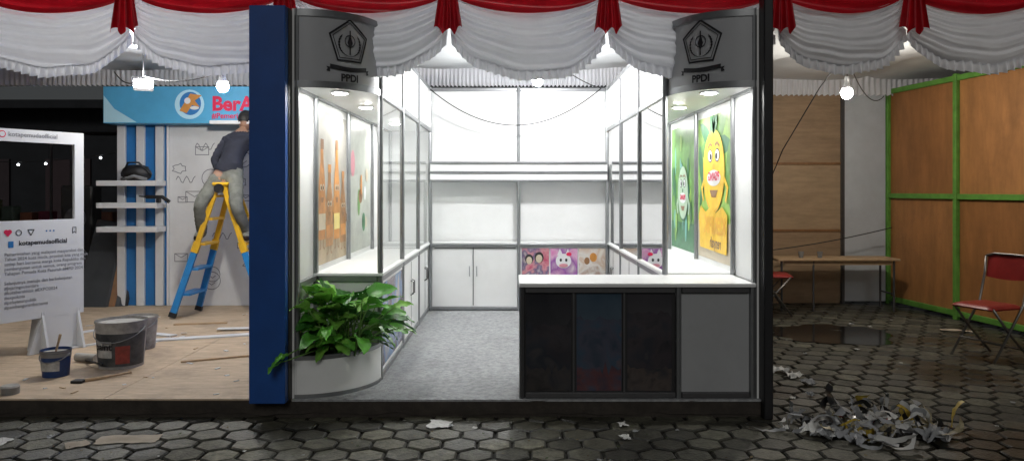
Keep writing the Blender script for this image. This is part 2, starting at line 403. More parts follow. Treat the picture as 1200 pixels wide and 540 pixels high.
poly(A,mpl,[(5.46,1.10),(6.46,1.10),(6.2,1.4),(5.95,1.25),(5.7,1.46)],M('hill_print',(.33,.33,.25),.4,0,.3,5),1.2)
dor=M('deep_orange_print',(.46,.20,.05),.4,0,.35,8); dbr=M('caramel_print',(.34,.17,.06),.4,0,.4,9)
for i,(cx,h,w,b0) in enumerate(((5.63,.74,.20,1.08),(5.86,.62,.22,1.02),(6.10,.78,.20,1.06),(6.32,.58,.20,1.02))):
    bottle(A,mpl,cx,b0,h,w,[dor,dbr,orange,dbr][i],[brown,orange,brown,dor][i],[beige,dor,yel2,orange][i],2+.3*i)
A.make('wall_poster_bottles',B)
A=MB()
rect(A,mpl,6.56,7.54,.90,2.03,greyp,1)
for k in range(9): ell(A,mpl,6.7+R(0,.7),1.05+R(0,.7),R(.04,.10),R(.05,.14),[beige,greyp,grn,brown,pink,white2,dgrn,beige,orange][k],2+.3*k)
A.make('wall_poster_crafts',B)
A=MB(); mpr=lambda x,y,l:(1.570-.0016*l,x,y)
rect(A,mpr,5.46,6.46,.90,2.03,beige,1); rect(A,mpr,5.462,6.458,1.20,2.028,lime,1.5)
def banana_leaf(x0,y0,a,L_,w,mat,l):
    ca,sa=math.cos(a),math.sin(a); pts=[]
    prof=[(0,0),(.15,.5),(.35,.95),(.6,1),(.85,.6),(1,0)]
    for t,q in prof: pts.append((t*L_,q*w))
    for t,q in prof[-2:0:-1]: pts.append((t*L_,-q*w))
    pts=[(x0+x*ca-y*sa,y0+x*sa+y*ca+ .0) for x,y in pts]
    pts=[(max(5.465,min(6.455,x)),max(.91,min(2.025,y))) for x,y in pts]
    poly(A,mpr,pts,mat,l)
for k,(x0,y0,a,L_,w) in enumerate(((5.95,1.75,.5,.5,.07),(5.95,1.75,2.4,.5,.08),(5.95,1.75,1.2,.35,.06),(5.95,1.8,-.1,.5,.06),(5.95,1.8,3.2,.48,.07),(5.6,1.5,1.9,.35,.06),(6.3,1.45,1.3,.4,.06),(5.5,1.3,1.2,.3,.05),(6.4,1.3,2.1,.3,.05))):
    banana_leaf(x0,y0,a,L_,w,[dgrn,grn][k%2],2+.12*k)
yor=M('yellow_orange_print',(.78,.40,.02),.4,0,.15,6)
def mascot(cx,cy,rx,ry,mat,l,sh):
    ell(A,mpr,cx+rx*.05,cy-ry*.03,rx*1.03,ry*1.04,sh,l-.2,36)
    ell(A,mpr,cx,cy,rx,ry,mat,l,36)
    # leafy stalk on the crown
    for a_ in(1.0,1.5,2.1): banana_leaf(cx,cy+ry*.9,a_,ry*.55,rx*.14,dgrn if mat is yel else lime,l+.4)
    for s in(-1,1):
        ell(A,mpr,cx+s*rx*.34,cy+ry*.36,rx*.24,ry*.17,ink,l+1); ell(A,mpr,cx+s*rx*.34,cy+ry*.36,rx*.20,ry*.14,white2,l+1.5); ell(A,mpr,cx+s*rx*.28,cy+ry*.34,rx*.10,ry*.08,ink,l+2)
        ring(A,mpr,[(cx+s*rx*.15,cy+ry*.62),(cx+s*rx*.36,cy+ry*.67),(cx+s*rx*.55,cy+ry*.58)],rx*.07,brown,l+2,False)
        ring(A,mpr,[(cx+s*rx*.92,cy-ry*.2),(cx+s*rx*1.25,cy-ry*.45),(cx+s*rx*1.1,cy-ry*.75)],.04,mat,l-.3,False)
    ell(A,mpr,cx,cy+ry*.08,rx*.12,ry*.08,sh,l+1)
    ell(A,mpr,cx,cy-ry*.20,rx*.66,ry*.20,white2,l+1); text(A,mpr,'PISANG',cx-rx*.56,cy-ry*.26,rx*.32,redink,l+2,.002)
    poly(A,mpr,[(cx-rx*.4,cy-ry*.5),(cx+rx*.4,cy-ry*.5),(cx+rx*.2,cy-ry*.68),(cx-rx*.2,cy-ry*.68)],brown,l+1)
mascot(5.94,1.60,.30,.31,yel,6,yor)
poly(A,mpr,[(5.56,1.26),(5.70,1.32),(5.88,1.27),(6.02,1.32),(6.18,1.27),(6.34,1.32),(6.40,1.25),(6.36,.98),(5.58,.97)],yel,7.2); text(A,mpr,'KERIPIK',5.60,1.11,.18,yor,8,.006); text(A,mpr,'renyah',5.72,1.0,.12,brown,8,.002)
rect(A,mpr,6.56,7.54,.90,2.03,grn,1); rect(A,mpr,6.562,7.538,.902,1.15,dgrn,1.6)
aq=M('aqua_print',(.15,.4,.35),.4)
for k in range(24): ell(A,mpr,6.66+R(0,.78),1.0+R(0,.9),R(.02,.05),R(.06,.16),[dgrn,lime,aq][k%3],2+.12*k)
mascot(7.0,1.42,.20,.24,M('mint_print',(.40,.55,.40),.4),8,dgrn)
A.make('wall_poster_fruit',B)

# ================================================================ display counter
Cn=E('display_counter')
m=MB()
m.box(.045,1.562,4.905,5.423,.825,.850,white,.004); m.make('counter_top',Cn)
m=MB()
m.box(.07,1.05,4.945,4.955,P+.03,.80,black); m.box(1.09,1.54,4.945,4.953,P+.04,.79,M('grey_laminate',(.36,.37,.38),.4,0,.06,3,dirt=.3,dirtcol=(.2,.2,.2)))
m.box(.06,.07,4.95,5.40,P+.03,.80,white); 
m.box(.07,1.55,5.402,5.412,P+.03,.80,white); m.box(.07,1.05,4.97,5.40,.45,.46,white)
m.make('body_panels',Cn)
m=MB()
for x in(.065,1.07,1.545): m.cyl((x,4.935,P),(x,4.935,.825),.019,.019,alu if x>.1 else alud,8,False)
for a,b_ in((.085,1.05),(1.09,1.525)):
    for z in(.805,P+.022): m.box(a,b_,4.922,4.944,z-.018,z+.018,alud,.004)
for x in(.395,.72): m.box(x-.006,x+.006,4.927,4.944,P+.04,.787,alud)
m.make('frame',Cn)
m=MB(); mpc=lambda x,y,l:(x,4.943-.0015*l,y)
pc=[PHOTO('counter_photo_print_a',[(.012,.013,.018),(.028,.024,.030),(.016,.020,.030),(.045,.042,.045)],5,2,.12),
    PHOTO('counter_photo_print_b',[(.020,.035,.06),(.05,.055,.085),(.03,.06,.10),(.10,.07,.08)],5.5,4,.12),
    PHOTO('counter_photo_print_c',[(.014,.016,.021),(.038,.032,.038),(.022,.024,.034),(.06,.052,.052)],5,8,.12)]
lowc=[PHOTO('counter_photo_low_%d'%i,c,9,20+i,.12) for i,c in enumerate(([(.012,.012,.015),(.04,.035,.035),(.02,.02,.028)],[(.04,.03,.05),(.10,.035,.04),(.03,.05,.09)],[(.02,.018,.02),(.07,.055,.05),(.03,.03,.035)]))]
topc=[PHOTO('counter_photo_top_%d'%i,c,3,30+i,.12) for i,c in enumerate(([(.02,.021,.026),(.035,.034,.04)],[(.035,.06,.09),(.06,.09,.12)],[(.03,.03,.034),(.05,.048,.054)]))]
for i in range(3):
    x0,x1=.09+i*.325,.38+i*.325
    rect(m,mpc,x0,x1,P+.045,.785,pc[i],0)
    sky=[(x0+.002,.783),(x0+.002,.60+.03*i)]+[(x0+.002+(x1-x0-.004)*k/12,.58+.04*i+.05*noise.noise(Vector((k*.7,i*5,0)))) for k in range(1,12)]+[(x1-.002,.62),(x1-.002,.783)]
    poly(m,mpc,sky,topc[i],.5)
    gr=[(x0+.002,P+.047),(x1-.002,P+.047),(x1-.002,.30)]+[(x1-.002-(x1-x0-.004)*k/14,.30+.07*noise.noise(Vector((k*.9,i*7,4)))) for k in range(1,14)]+[(x0+.002,.33)]
    poly(m,mpc,gr,lowc[i],.8)
m.make('photo_panels',Cn)

# ================================================================ plant
def plant():
    root=E('leafy_plant')
    mats=[M('leaf_green_%s'%'abcd'[i],c,.40,0,.3,20,bump=.2,bscale=40,transl=.15) for i,c in enumerate(((.07,.27,.03),(.12,.40,.045),(.03,.13,.02),(.19,.44,.065)))]
    stem=M('leaf_stem',(.12,.25,.05),.5)
    mb=MB()
    for i in range(105):
        bx=-1.14+R(-.17,.14); by=5.2+R(-.12,.1)
        a=R(0,2*pi); out=R(.05,.34)
        tx=bx+math.cos(a)*out*.95; ty=by+math.sin(a)*out*.6-.03; 
        if tx<-1.33: tx=-1.33+R(0,.14)
        hz=P+.32+R(.0,.36)*(1-out*1.1)
        if i<2: tx,ty,hz=-1.40-.02*i,4.80-.02*i,.42-.04*i
        b0=Vector((bx,by,P+.24)); tip=Vector((tx,min(ty,5.33),hz))
        mid=b0.lerp(tip,.5)+Vector((0,0,.06))
        mb.tube([b0,mid,tip],[.006,.005,.004],stem,5)
        d=(tip-mid).normalized(); d=(d+Vector((math.cos(a)*.6,math.sin(a)*.6-.15,R(-.5,.25)))).normalized()
        side=d.cross(Vector((0,0,1))).normalized(); side=(Matrix.Rotation(R(-.7,.7),3,d)@side); up=side.cross(d)
        L_=R(.10,.21); Wd=L_*R(.30,.44); dr=R(.2,.9); wv=R(0,6)
        lim=-1.385 if i>1 else -9
        def f(u,v):
            t=u; w=(v-.5)*2
            prof=math.sin(pi*min(1,t*.93+.04))**.7*(1-.35*t)
            q=tip+d*(L_*t)+side*(w*Wd*prof)+up*(abs(w)*Wd*.35*prof-dr*L_*t*t*.6+.008*math.sin(t*16+wv+w*3)*abs(w))
            if q.x<lim: q.x=lim+.03*(q.x-lim)
            return tuple(q)
        mb.grid(f,9,6,random.choice(mats))
    mb.make('leaves',root)
plant()

m=MB(); m.box(-1.645,-1.418,4.80,8.9,P+.002,2.60,blue,.004); m.box(-1.4175,-1.4135,4.86,4.93,P,2.6,black); m.make('blue_divider_wall')
m=MB(); m.box(1.59,1.648,4.84,4.95,0,2.9,blackm,.006); m.box(1.59,1.60,4.95,8.75,.02,2.6,blackm); m.make('dark_post')

# ================================================================ canopy
Tn=E('tent_canopy')
m=MB()
def ceil(u,v):
    x=-9+18*u; y=5.45+4.85*v
    return (x,y,2.90-.05*abs(math.sin(x*pi/1.5))**.5+.03*math.sin(y*3+math.sin(x*2))*.5+.02*noise.noise(Vector((x*2,y*2,0))))
m.grid(ceil,180,50,fabric); m.make('ceiling_fabric',Tn)
m=MB()
for x in(-4.5,-1.5,1.62,4.9): m.cyl((x,5.2,2.95),(x,10.3,2.95),.025,.025,alu,8)
m.make('roof_tubes',Tn)
joints=[-7.0,-5.9,-4.83,-3.75,-2.66,-1.56,-.44,.66,1.85,2.76,3.75,4.85,5.95,7.0]
SW=E('swag_valance')
m=MB(); mr_=MB(); Y0=5.38
for ji,(x0,x1) in enumerate(zip(joints,joints[1:])):
    sd=R(0,10); dz=R(-.02,.02); asym=R(-.10,.10); nf=R(4.2,5.6)
    depth=.27 if x1<-1.4 or x0>1.8 else .30
    sg=lambda u:(max(0,4*u*(1-u)))**.75
    def warp(u): return u+asym*math.sin(pi*u)*.5
    def W_(u,v):
        s=sg(u); x=x0+(x1-x0)*(.01+.98*u)
        x+=.04*math.sin(pi*2*u)*v*-1
        zt=2.83-.13*s; zb=2.57+dz-depth*sg(warp(u)*.98+.01)
        e=abs(2*u-1)
        z=zt+(zb-zt)*v+.006*math.sin(u*23+sd)*v
        ph=(v**.85)*2*pi*nf+sd+2.4*noise.noise(Vector((u*2.4,v*1.5,sd)))+1.2*math.sin(u*5+sd)
        w_=math.sin(ph); w_=w_*.65+.35*math.sin(2*ph+1)
        amp=(.015+.034*e**1.1*(1-.4*e**6))*(.8+.7*noise.noise(Vector((u*3,v*3,sd+5))))
        y=Y0-.11*s*math.sin(pi*min(1,v*.85))-amp*w_*(1-.3*v)-.012*noise.noise(Vector((u*6,v*6,sd)))
        return(x,y,z)
    m.grid(W_,80,76,satin)
    n=300; k=46*2*pi*(x1-x0)/1.1
    def Rf(u,v):
        x,y,z=W_(u,1)
        w_=math.sin(u*k/2+.9*math.sin(u*9+sd)+.6*noise.noise(Vector((u*30,sd,0)))); 
        return (x+.006*math.cos(u*k/2)*v,y-.004-.022*(.25+.75*v)*w_,z+.014-.074*v-.009*w_*v)
    m.grid(Rf,n,4,satin)
    def Rd(u,v):
        s=sg(u); x=x0+(x1-x0)*u
        return(x,Y0-.015-.05*s*v-.018*math.sin(v*2*pi*3+sd+math.sin(u*5))*(.3+.7*s),3.05+(2.82-.155*s-3.05)*v)
    mr_.grid(Rd,48,28,red)
    def J(u,v):
        w=(.045+.085*v); x=x0+(u-.5)*2*w*.75
        zb=2.50+.05*abs(math.sin(u*pi*2.5+sd)) +.04*abs(u-.5)
        return(x,Y0-.11-.022*math.sin(u*2*pi*3.5+sd)*(.3+.7*v)-.01*math.sin(pi*u),2.98+(zb-2.98)*v)
    mr_.grid(J,42,8,red)
m.make('white_swags',SW); mr_.make('red_drapes',SW)
def ruffle(name,x0,x1,y,zt,zb,per=.045):
    m=MB(); n=int((x1-x0)/per*6)
    def f(u,v):
        x=x0+(x1-x0)*u; ph=x*2*pi/per
        pl_=math.sin(ph+1.5*math.sin(x*5)+2*noise.noise(Vector((x*3,0,0))))
        return(x,y-.02*pl_*(.3+.7*v)-.02*noise.noise(Vector((x*4,0,v))),zt+(zb-zt)*v-.02*abs(math.sin(x*pi/1.0))*(1-v)+.008*pl_*v)
    m.grid(f,n,6,satin); return m.make(name)
ruffle('ruffled_valance',-1.3,1.55,9.0,2.90,2.66)
ruffle('ruffled_valance',1.7,6.5,9.72,2.92,2.64,.07)
ruffle('ruffled_valance',-7.5,-1.7,9.1,2.88,2.68,.06)

# ================================================================ lamps
def hang(name,x,y,z,mat,r=.045,top=2.87):
    e=E(name); m=MB()
    m.tube([(x,y,top),(x+.01,y,(top+z)/2),(x,y,z+r*2.6)],.004,black); 
    m.cyl((x,y,z+r*2.7),(x,y,z+r*1.1),.02,.026,white2,14); m.cyl((x,y,z+r*1.25),(x,y,z+r*.6),.03,.042,white2,14); m.make('socket',e)
    m=MB(); m.ball((x,y,z-.01),r,r,r*1.1,mat,14,9); m.make('bulb_glass',e)
hang('hanging_bulb',.25,7.5,2.52,bulb_m,.05)
hang('hanging_bulb',-2.56,6.8,2.37,bulb_l,.05)
hang('hanging_bulb',3.27,7.5,2.40,bulb_w,.055)
e=E('floodlight'); 
m=MB(Matrix.Translation((-3.6,7.5,2.47))@Matrix.Rotation(math.radians(25),4,'Z')@Matrix.Rotation(math.radians(-35),4,'X'))
m.box(-.09,.09,-.02,.03,-.06,.06,white2,.01); m.box(-.08,.08,-.024,-.0205,-.05,.05,flood_m); 
m.tube([(-.09,0,0),(-.11,0,.1),(.11,0,.1),(.09,0,0)],.006,black); m.make('lamp_head',e)
m=MB(); m.tube([(-3.6,7.5,2.55),(-3.6,7.5,2.88)],.006,black); m.make('hanger',e)
m=MB()
m.tube(sag((-.90,8.45,2.55),(.98,8.45,2.56),.40,30),.006,black)
m.tube(sag((.25,7.5,2.85),(.98,8.45,2.56),.06,10),.005,black)
m.make('power_cable')
m=MB()
m.tube([(3.27,7.5,2.8),(3.2,8.0,2.5),(3.1,8.8,1.9),(3.02,9.3,1.3),(2.98,9.4,.95)],.006,black)
m.tube(sag((1.7,9.5,.62),(4.7,9.5,.98),.1),.006,black)
m.tube(sag((3.27,7.5,2.75),(4.6,9.5,2.6),.2),.005,black)
m.make('power_cable')
m=MB(); m.tube(sag((-3.6,7.5,2.56),(-2.56,6.8,2.5),.07),.006,black); m.tube(sag((-4.4,8.5,2.75),(-3.6,7.5,2.56),.1),.006,black); m.make('power_cable')

# ================================================================ left information booth
L=E('information_booth')
m=MB()
m.box(-4.58,-1.66,8.60,8.95,2.19,2.60,cyan,.004)
m.box(-4.56,-3.98,8.88,8.94,P+.003,2.188,blue2); 
m.box(-3.955,-1.66,8.87,8.93,P+.003,2.188,white2)
m.box(-3.975,-3.957,8.84,8.94,P+.003,2.187,white)
for x in(-4.50,-4.28,-4.06): m.box(x-.045,x+.045,8.835,8.878,P+.004,2.186,white2,.004)
for z in(1.52,1.27,1.0): m.box(-4.66,-3.98,8.60,8.832,z-.03,z+.03,white2,.004)
m.box(-3.33,-1.8,8.45,8.60,2.17,2.21,white2,.004)
m.make('walls_and_shelves',L)
m=MB(); mpL=lambda x,y,l:(x,8.60-.003*l,y)
ell(m,mpL,-3.61,2.40,.165,.165,cyan2,1); ell(m,mpL,-3.60,2.41,.12,.13,blue2,2)
poly(m,mpL,[(-3.72,2.33),(-3.6,2.52),(-3.47,2.50),(-3.55,2.44),(-3.49,2.37),(-3.58,2.39),(-3.64,2.30)],orange,3)
ell(m,mpL,-3.63,2.44,.035,.035,white2,4); ell(m,mpL,-3.55,2.36,.05,.02,white2,4)
text(m,mpL,'BerAKHLAK',-3.36,2.335,.22,redink,1,.008,space=1); text(m,mpL,'#Pemerintahan Melayani Bangsa',-3.36,2.245,.085,redink,1,.002)
poly(m,mpL,[(-4.57,2.2),(-4.2,2.2),(-4.45,2.35),(-4.57,2.5)],cyan2,1)
m.make('header_sign',L)
m=MB(); mpD=lambda x,y,l:(x,8.868-.002*l,y)
random.seed(3)
for k in range(30):
    cx=-3.86+R(0,1.3);cy=.35+R(0,1.6);r=R(.05,.11);kind=k%4
    if kind==0: ring(m,mpD,[(cx+r*math.cos(t*.4),cy+r*math.sin(t*.4)) for t in range(16)],.009,greyink); ring(m,mpD,[(cx-r*.4,cy-r*.2),(cx,cy-r*.5),(cx+r*.4,cy-r*.2)],.008,greyink,1,False)
    elif kind==1: ring(m,mpD,[(cx-r,cy-r*.6),(cx+r,cy-r*.6),(cx+r,cy+r*.6),(cx-r,cy+r*.6)],.009,greyink); ring(m,mpD,[(cx-r,cy+r*.6),(cx,cy),(cx+r,cy+r*.6)],.008,greyink,1.2,False)
    elif kind==2: ring(m,mpD,[(cx+r*(1.1+.25*math.sin(t*2.5))*math.cos(t*pi/7),cy+r*.7*(1.1+.25*math.sin(t*2.5))*math.sin(t*pi/7)) for t in range(14)],.009,greyink)
    else: ring(m,mpD,[(cx+t*.02-.1,cy+.04*math.sin(t*1.3)) for t in range(12)],.009,greyink,1,False)
m.make('doodle_mural',L)
e=MB(); e.ball((-4.25,8.69,1.63),.17,.11,.1,black,20,12,lambda p:1+.15*noise.noise(p*3)); e.tube([(-4.4,8.66,1.6),(-4.3,8.6,1.75),(-4.18,8.6,1.75),(-4.08,8.66,1.62)],.012,black); e.tube([(-4.38,8.62,1.56),(-4.22,8.58,1.6),(-4.1,8.62,1.56)],.02,M('grey_strap',(.2,.21,.22),.6)); e.make('tool_bag')
e=MB(); e.box(-4.12,-3.93,8.62,8.68,1.345,1.385,black,.01); e.box(-4.0,-3.96,8.62,8.68,1.302,1.345,black,.005); e.cyl((-4.12,8.65,1.365),(-4.2,8.65,1.375),.012,.008,alud); e.cyl((-3.93,8.65,1.36),(-3.86,8.65,1.31),.02,.022,black); e.make('power_drill')

# ================================================================ stepladder
lb=M('ladder_blue',(.02,.22,.55),.4,0,.15,8,dirt=.4); ly=M('ladder_yellow',(.72,.42,.02),.4,0,.15,8,dirt=.4)
m=MB()
def rail(f,t):
    f=Vector(f);t=Vector(t);mid=f.lerp(t,.5); d=(t-f).normalized()
    def bar(a,b,w,mat):
        s=Vector((0,1,0)); q=d.cross(s).normalized()
        vs=[p+s*i*w*.55+q*j*w for p in(a,b) for i,j in((-1,-1),(1,-1),(1,1),(-1,1))]
        m.add(vs,[(0,1,2,3),(7,6,5,4)]+[(i,(i+1)%4,4+(i+1)%4,4+i) for i in range(4)],mat)
    bar(f,mid+d*.08,.032,lb); bar(mid-d*.05,t,.026,ly)
    bar(f,f+d*.05,.036,black); bar(mid-d*.02,mid+d*.09,.036,ly)
A1,A2=(-3.52,7.95,P+.02),(-3.44,8.42,P+.02); T1,T2=(-3.08,8.04,1.50),(-3.06,8.34,1.50)
B1,B2=(-2.56,7.97,P+.02),(-2.54,8.44,P+.02); U1,U2=(-3.02,8.04,1.50),(-3.0,8.34,1.50)
for f,t in((A1,T1),(A2,T2),(B1,U1),(B2,U2)): rail(f,t)
for z in(.36,.62,.88,1.14,1.38):
    t=(z-P)/(1.5-P)
    for a,b_,c,d in((A1,T1,A2,T2),(B1,U1,B2,U2)):
        p=Vector(a).lerp(Vector(b_),t);q=Vector(c).lerp(Vector(d),t)
        m.box(min(p.x,q.x)-.035,max(p.x,q.x)+.035,p.y,q.y,z-.012,z+.012,lb if z<.8 else ly)
m.box(-3.13,-2.96,8.0,8.38,1.49,1.525,ly,.01)
for y in(7.98,8.40):m.cyl((-3.05,y,1.46),(-3.05,y+.02,1.46),.05,.05,black)
m.make('stepladder')

# ================================================================ worker
def skin(verts,edges,rad,root=0,sub=2):
    me=bpy.data.meshes.new('s'); me.from_pydata(verts,edges,[])
    o=bpy.data.objects.new('s',me); COL.objects.link(o)
    sk=o.modifiers.new('sk','SKIN'); sk.use_smooth_shade=True
    for i,r in enumerate(rad):
        sv=me.skin_vertices[0].data[i]; sv.radius=(r,r) if not isinstance(r,tuple) else r; sv.use_root=(i==root)
    ss=o.modifiers.new('ss','SUBSURF'); ss.levels=sub; ss.render_levels=sub
    bpy.context.view_layer.update()
    dg=bpy.context.evaluated_depsgraph_get(); r=bpy.data.meshes.new_from_object(o.evaluated_get(dg))
    bpy.data.objects.remove(o); return r
def worker():
    root=E('worker')
    skinm=M('skin',(.30,.17,.11),.5,0,.08,10); trous=M('grey_trousers',(.15,.155,.135),.85,0,.35,9,bump=.4,bscale=30); shirt=M('dark_shirt',(.014,.016,.028),.85,0,.3,9,bump=.4,bscale=30)
    hair=M('hair',(.01,.009,.008),.6); shoe=M('shoes',(.03,.022,.02),.6)
    V=[(-3.03,8.17,1.66),(-3.01,8.24,1.79),(-2.99,8.33,1.91),(-2.975,8.41,2.01),(-2.965,8.46,2.09),(-2.96,8.49,2.14),
       (-3.115,8.15,1.57),(-3.235,7.93,1.29),(-3.275,8.12,.99),(-3.31,8.02,.93),
       (-2.935,8.15,1.57),(-2.845,7.93,1.27),(-2.80,8.12,.99),(-2.775,8.02,.93),
       (-3.125,8.40,1.98),(-3.20,8.26,1.77),(-3.09,8.10,1.62),
       (-2.82,8.42,2.0),(-2.66,8.52,1.90),(-2.50,8.68,2.04)]
    Eg=[(0,1),(1,2),(2,3),(3,4),(4,5),(0,6),(6,7),(7,8),(8,9),(0,10),(10,11),(11,12),(12,13),(3,14),(14,15),(15,16),(3,17),(17,18),(18,19)]
    rd=[(.115,.10),(.12,.10),(.135,.105),(.12,.095),.05,.05,.088,.068,.052,.038,.088,.068,.052,.038,.058,.046,.032,.058,.046,.032]
    me=skin(V,Eg,rd,0,3)
    for mm in(trous,shirt,skinm,shoe): me.materials.append(mm)
    for v in me.vertices:
        if v.co.z<2.05:
            f_=noise.noise(Vector((v.co.x*7,v.co.y*7,v.co.z*22+v.co.x*9)))
            v.co+=v.normal*(.006*noise.noise(v.co*7)+.006*(1-abs(f_)*3 if abs(f_)<.33 else 0))
    a16=Vector(V[16]);a19=Vector(V[19])
    for p in me.polygons:
        c=p.center; p.use_smooth=True
        if (c-a16).length<.055 or (c-a19).length<.07 or c.z>2.08 and abs(c.x+2.96)<.07: k=2
        elif c.z<.965: k=3
        elif c.z<1.67 and c.x<-2.72: k=0
        else: k=1
        p.material_index=k
    o=bpy.data.objects.new('body',me); COL.objects.link(o); o.parent=root
    # rolled belt line / shirt hem
    b=MB(); 
    def hem(u,v):
        t=u*2*pi; return(-3.025+(.125+.012*v)*math.cos(t)*1.1,8.185+(.115+.012*v)*math.sin(t),1.72-.07*v+.012*math.sin(t*5))
    b.grid(hem,40,4,shirt); b.make('shirt_hem',root)
    h=MB(Matrix.Translation((-2.955,8.53,2.20))@Matrix.Rotation(math.radians(-25),4,'X'))
    def hd(p):
        k=1.0
        if p.z<0: k-=.16*(-p.z)
        return k
    h.ball((0,0,0),.078,.095,.115,skinm,28,20,hd)
    h.ball((0,.095,-.012),.013,.022,.022,skinm,10,8)
    for s in(-1,1):
        h.ball((s*.078,.0,-.005),.012,.022,.032,skinm,10,8)
        h.ball((s*.03,.085,.012),.012,.008,.008,white2,10,6); h.ball((s*.03,.091,.012),.005,.004,.005,black,8,6)
        h.box(s*.03-.016,s*.03+.016,.083,.09,.03,.036,hair)
    h.box(-.022,.022,.080,.088,-.055,-.047,M('lips',(.25,.08,.07),.5))
    h.grid(lambda u,v:(.085*math.sin(v*1.75)*math.cos(u*2*pi),-.012+.102*math.sin(v*1.75)*math.sin(u*2*pi),.012+.118*math.cos(v*1.75)+ (.0 if math.sin(u*2*pi)<.2 else .045*v)),32,14,hair)
    h.grid(lambda u,v:(.083*math.sin(1.2+v*.95)*math.cos(pi+u*pi),-.014-.102*math.sin(1.2+v*.95)*abs(math.sin(u*pi)),.014+.105*math.cos(1.2+v*.95)),24,8,hair)
    h.make('head',root)
    hm=MB()
    for (w,d,up) in((Vector(V[16]),Vector((.15,-.1,-.35)).normalized(),Vector((0,-1,.2))),(Vector(V[19]),Vector((.3,.6,.5)).normalized(),Vector((-.4,-.3,.9)).normalized())):
        s=d.cross(up).normalized(); up=s.cross(d)
        me2=skin([tuple(w),tuple(w+d*.045),tuple(w+d*.085)],[(0,1),(1,2)],[(.022,.022),(.036,.018),(.036,.014)])
        me2.materials.append(skinm); 
        for p in me2.polygons:p.use_smooth=True
        q=bpy.data.objects.new('palm',me2);COL.objects.link(q);q.parent=root
        for k,(off,ln) in enumerate(((-.028,.065),(-.010,.078),(.010,.072),(.028,.055))):
            b0=w+d*.075+s*off; p1=b0+d*ln*.5-up*.006; p2=p1+d*ln*.3-up*.018; p3=p2+d*ln*.12-up*.02
            hm.tube([b0,p1,p2,p3],[.0095,.009,.008,.006],skinm,8)
        t0=w+d*.03-s*.028; hm.tube([t0,t0+d*.03-s*.025-up*.01,t0+d*.055-s*.03-up*.02],[.011,.010,.007],skinm,8)
    hm.make('fingers',root)
worker()

# ================================================================ buckets
def bucket(name,x,y,r,h,body,label,band,rot=0):
    m=MB(Matrix.Translation((x,y,P+.001))@Matrix.Rotation(rot,4,'Z'))
    m.cyl((0,0,0),(0,0,h),r*.86,r,body,36,True,False); m.cyl((0,0,h-.02),(0,0,.012),r*.96,r*.82,M(name+'_inside',(.35,.34,.32),.6),36,True,True)
    for z,k in((h-.012,1.035),(h*.84,1.02),(h*.78,1.015)):
        m.cyl((0,0,z-.006),(0,0,z+.010),r*(.86+.14*z/h)*k,r*(.86+.14*z/h)*k,band,36,True,False)
    m.cyl((0,0,h*.6),(0,0,h*.6+.003),r*.9,r*.9,M(name+'_paint',(.55,.55,.53),.3),30)
    for (t0,t1,z0,z1,mat,k) in label:
        def f(u,v):
            t=t0+(t1-t0)*u; z=(z0+(z1-z0)*v)*h; rr=r*(.86+.14*z/h)+k
            return(math.cos(t)*rr,math.sin(t)*rr,z)
        m.grid(f,20,2,mat)
    m.tube([(r*1.03*math.cos(t),-r*1.05*math.sin(t),h*.86-math.sin(t)*h*.28) for t in[pi*i/14 for i in range(15)]],.004,alu)
    return m
grimy=M('grimy_white_plastic',(.42,.40,.37),.5,0,.3,9,dirt=.9,dirtcol=(.08,.075,.07))
dl=M('bucket_dark_label',(.045,.05,.055),.5,0,.6,14,dirt=.5,dirtcol=(.2,.19,.18)); lw=M('bucket_white_label',(.42,.42,.40),.5,0,.4,14,dirt=.5)
m=bucket('paint_bucket',-2.98,5.86,.18,.35,grimy,[(-3.3,.1,.06,.76,dl,.002),(-2.3,-1.5,.25,.6,lw,.004),(-1.35,-.75,.12,.5,M('bucket_red_label',(.25,.04,.03),.5,0,.6,10),.004)],grimy)
mpz=lambda x,y,l:(.1796*math.sin(x/.17)*.97,-.1796*math.cos(x/.17)*.97-.008,y)
text(m,mpz,'paint',-.12,.15,.07,ink,0,.002); m.make('paint_bucket')
m=bucket('paint_bucket',-3.16,6.5,.15,.27,grimy,[(-2.9,-.3,.1,.6,lw,.002)],grimy); m.make('paint_bucket')
bb=M('can_blue',(.012,.04,.14),.4,0,.3,10,dirt=.5)
m=bucket('paint_can',-3.29,5.54,.10,.19,bb,[(-2.5,-.8,.25,.6,lw,.003)],alu)
m.tube([(-.02,0,.1),(.03,-.02,.24),(.05,-.03,.30)],[.007,.008,.010],wood); m.box(-.045,.01,-.012,.012,.12,.17,wood); m.make('paint_can')
m=MB(); m.cyl((-3.30,5.05,P),(-3.30,5.05,P+.045),.055,.055,alu,24); m.cyl((-3.30,5.05,P+.045),(-3.30,5.05,P+.055),.058,.05,grimy,24); m.make('tin_can')
m=MB(); m.tube([(-2.98,5.35,P+.01),(-2.75,5.55,P+.02)],[.012,.008],wood); m.box(-3.05,-2.97,5.30,5.37,P+.003,P+.02,black,.003); m.make('paint_brush')
m=MB(); m.tube([(-3.30,5.95,P+.02),(-3.0,5.62,P+.06)],.009,black); m.cyl((-3.4,6.0,P+.035),(-3.22,5.95,P+.035),.032,.032,grimy,14); m.make('paint_roller')
m=MB()
random.seed(12)
def plank(x,y,l,w,a,mat,z=0,h=.012):
    c,s=math.cos(a),math.sin(a)
    vs=[(x+u*c-v*s,y+u*s+v*c,P+.002+z+k) for k in(0,h) for u,v in((-l/2,-w/2),(l/2,-w/2),(l/2,w/2),(-l/2,w/2))]
    m.add(vs,[(3,2,1,0),(4,5,6,7),(0,1,5,4),(1,2,6,5),(2,3,7,6),(3,0,4,7)],mat)
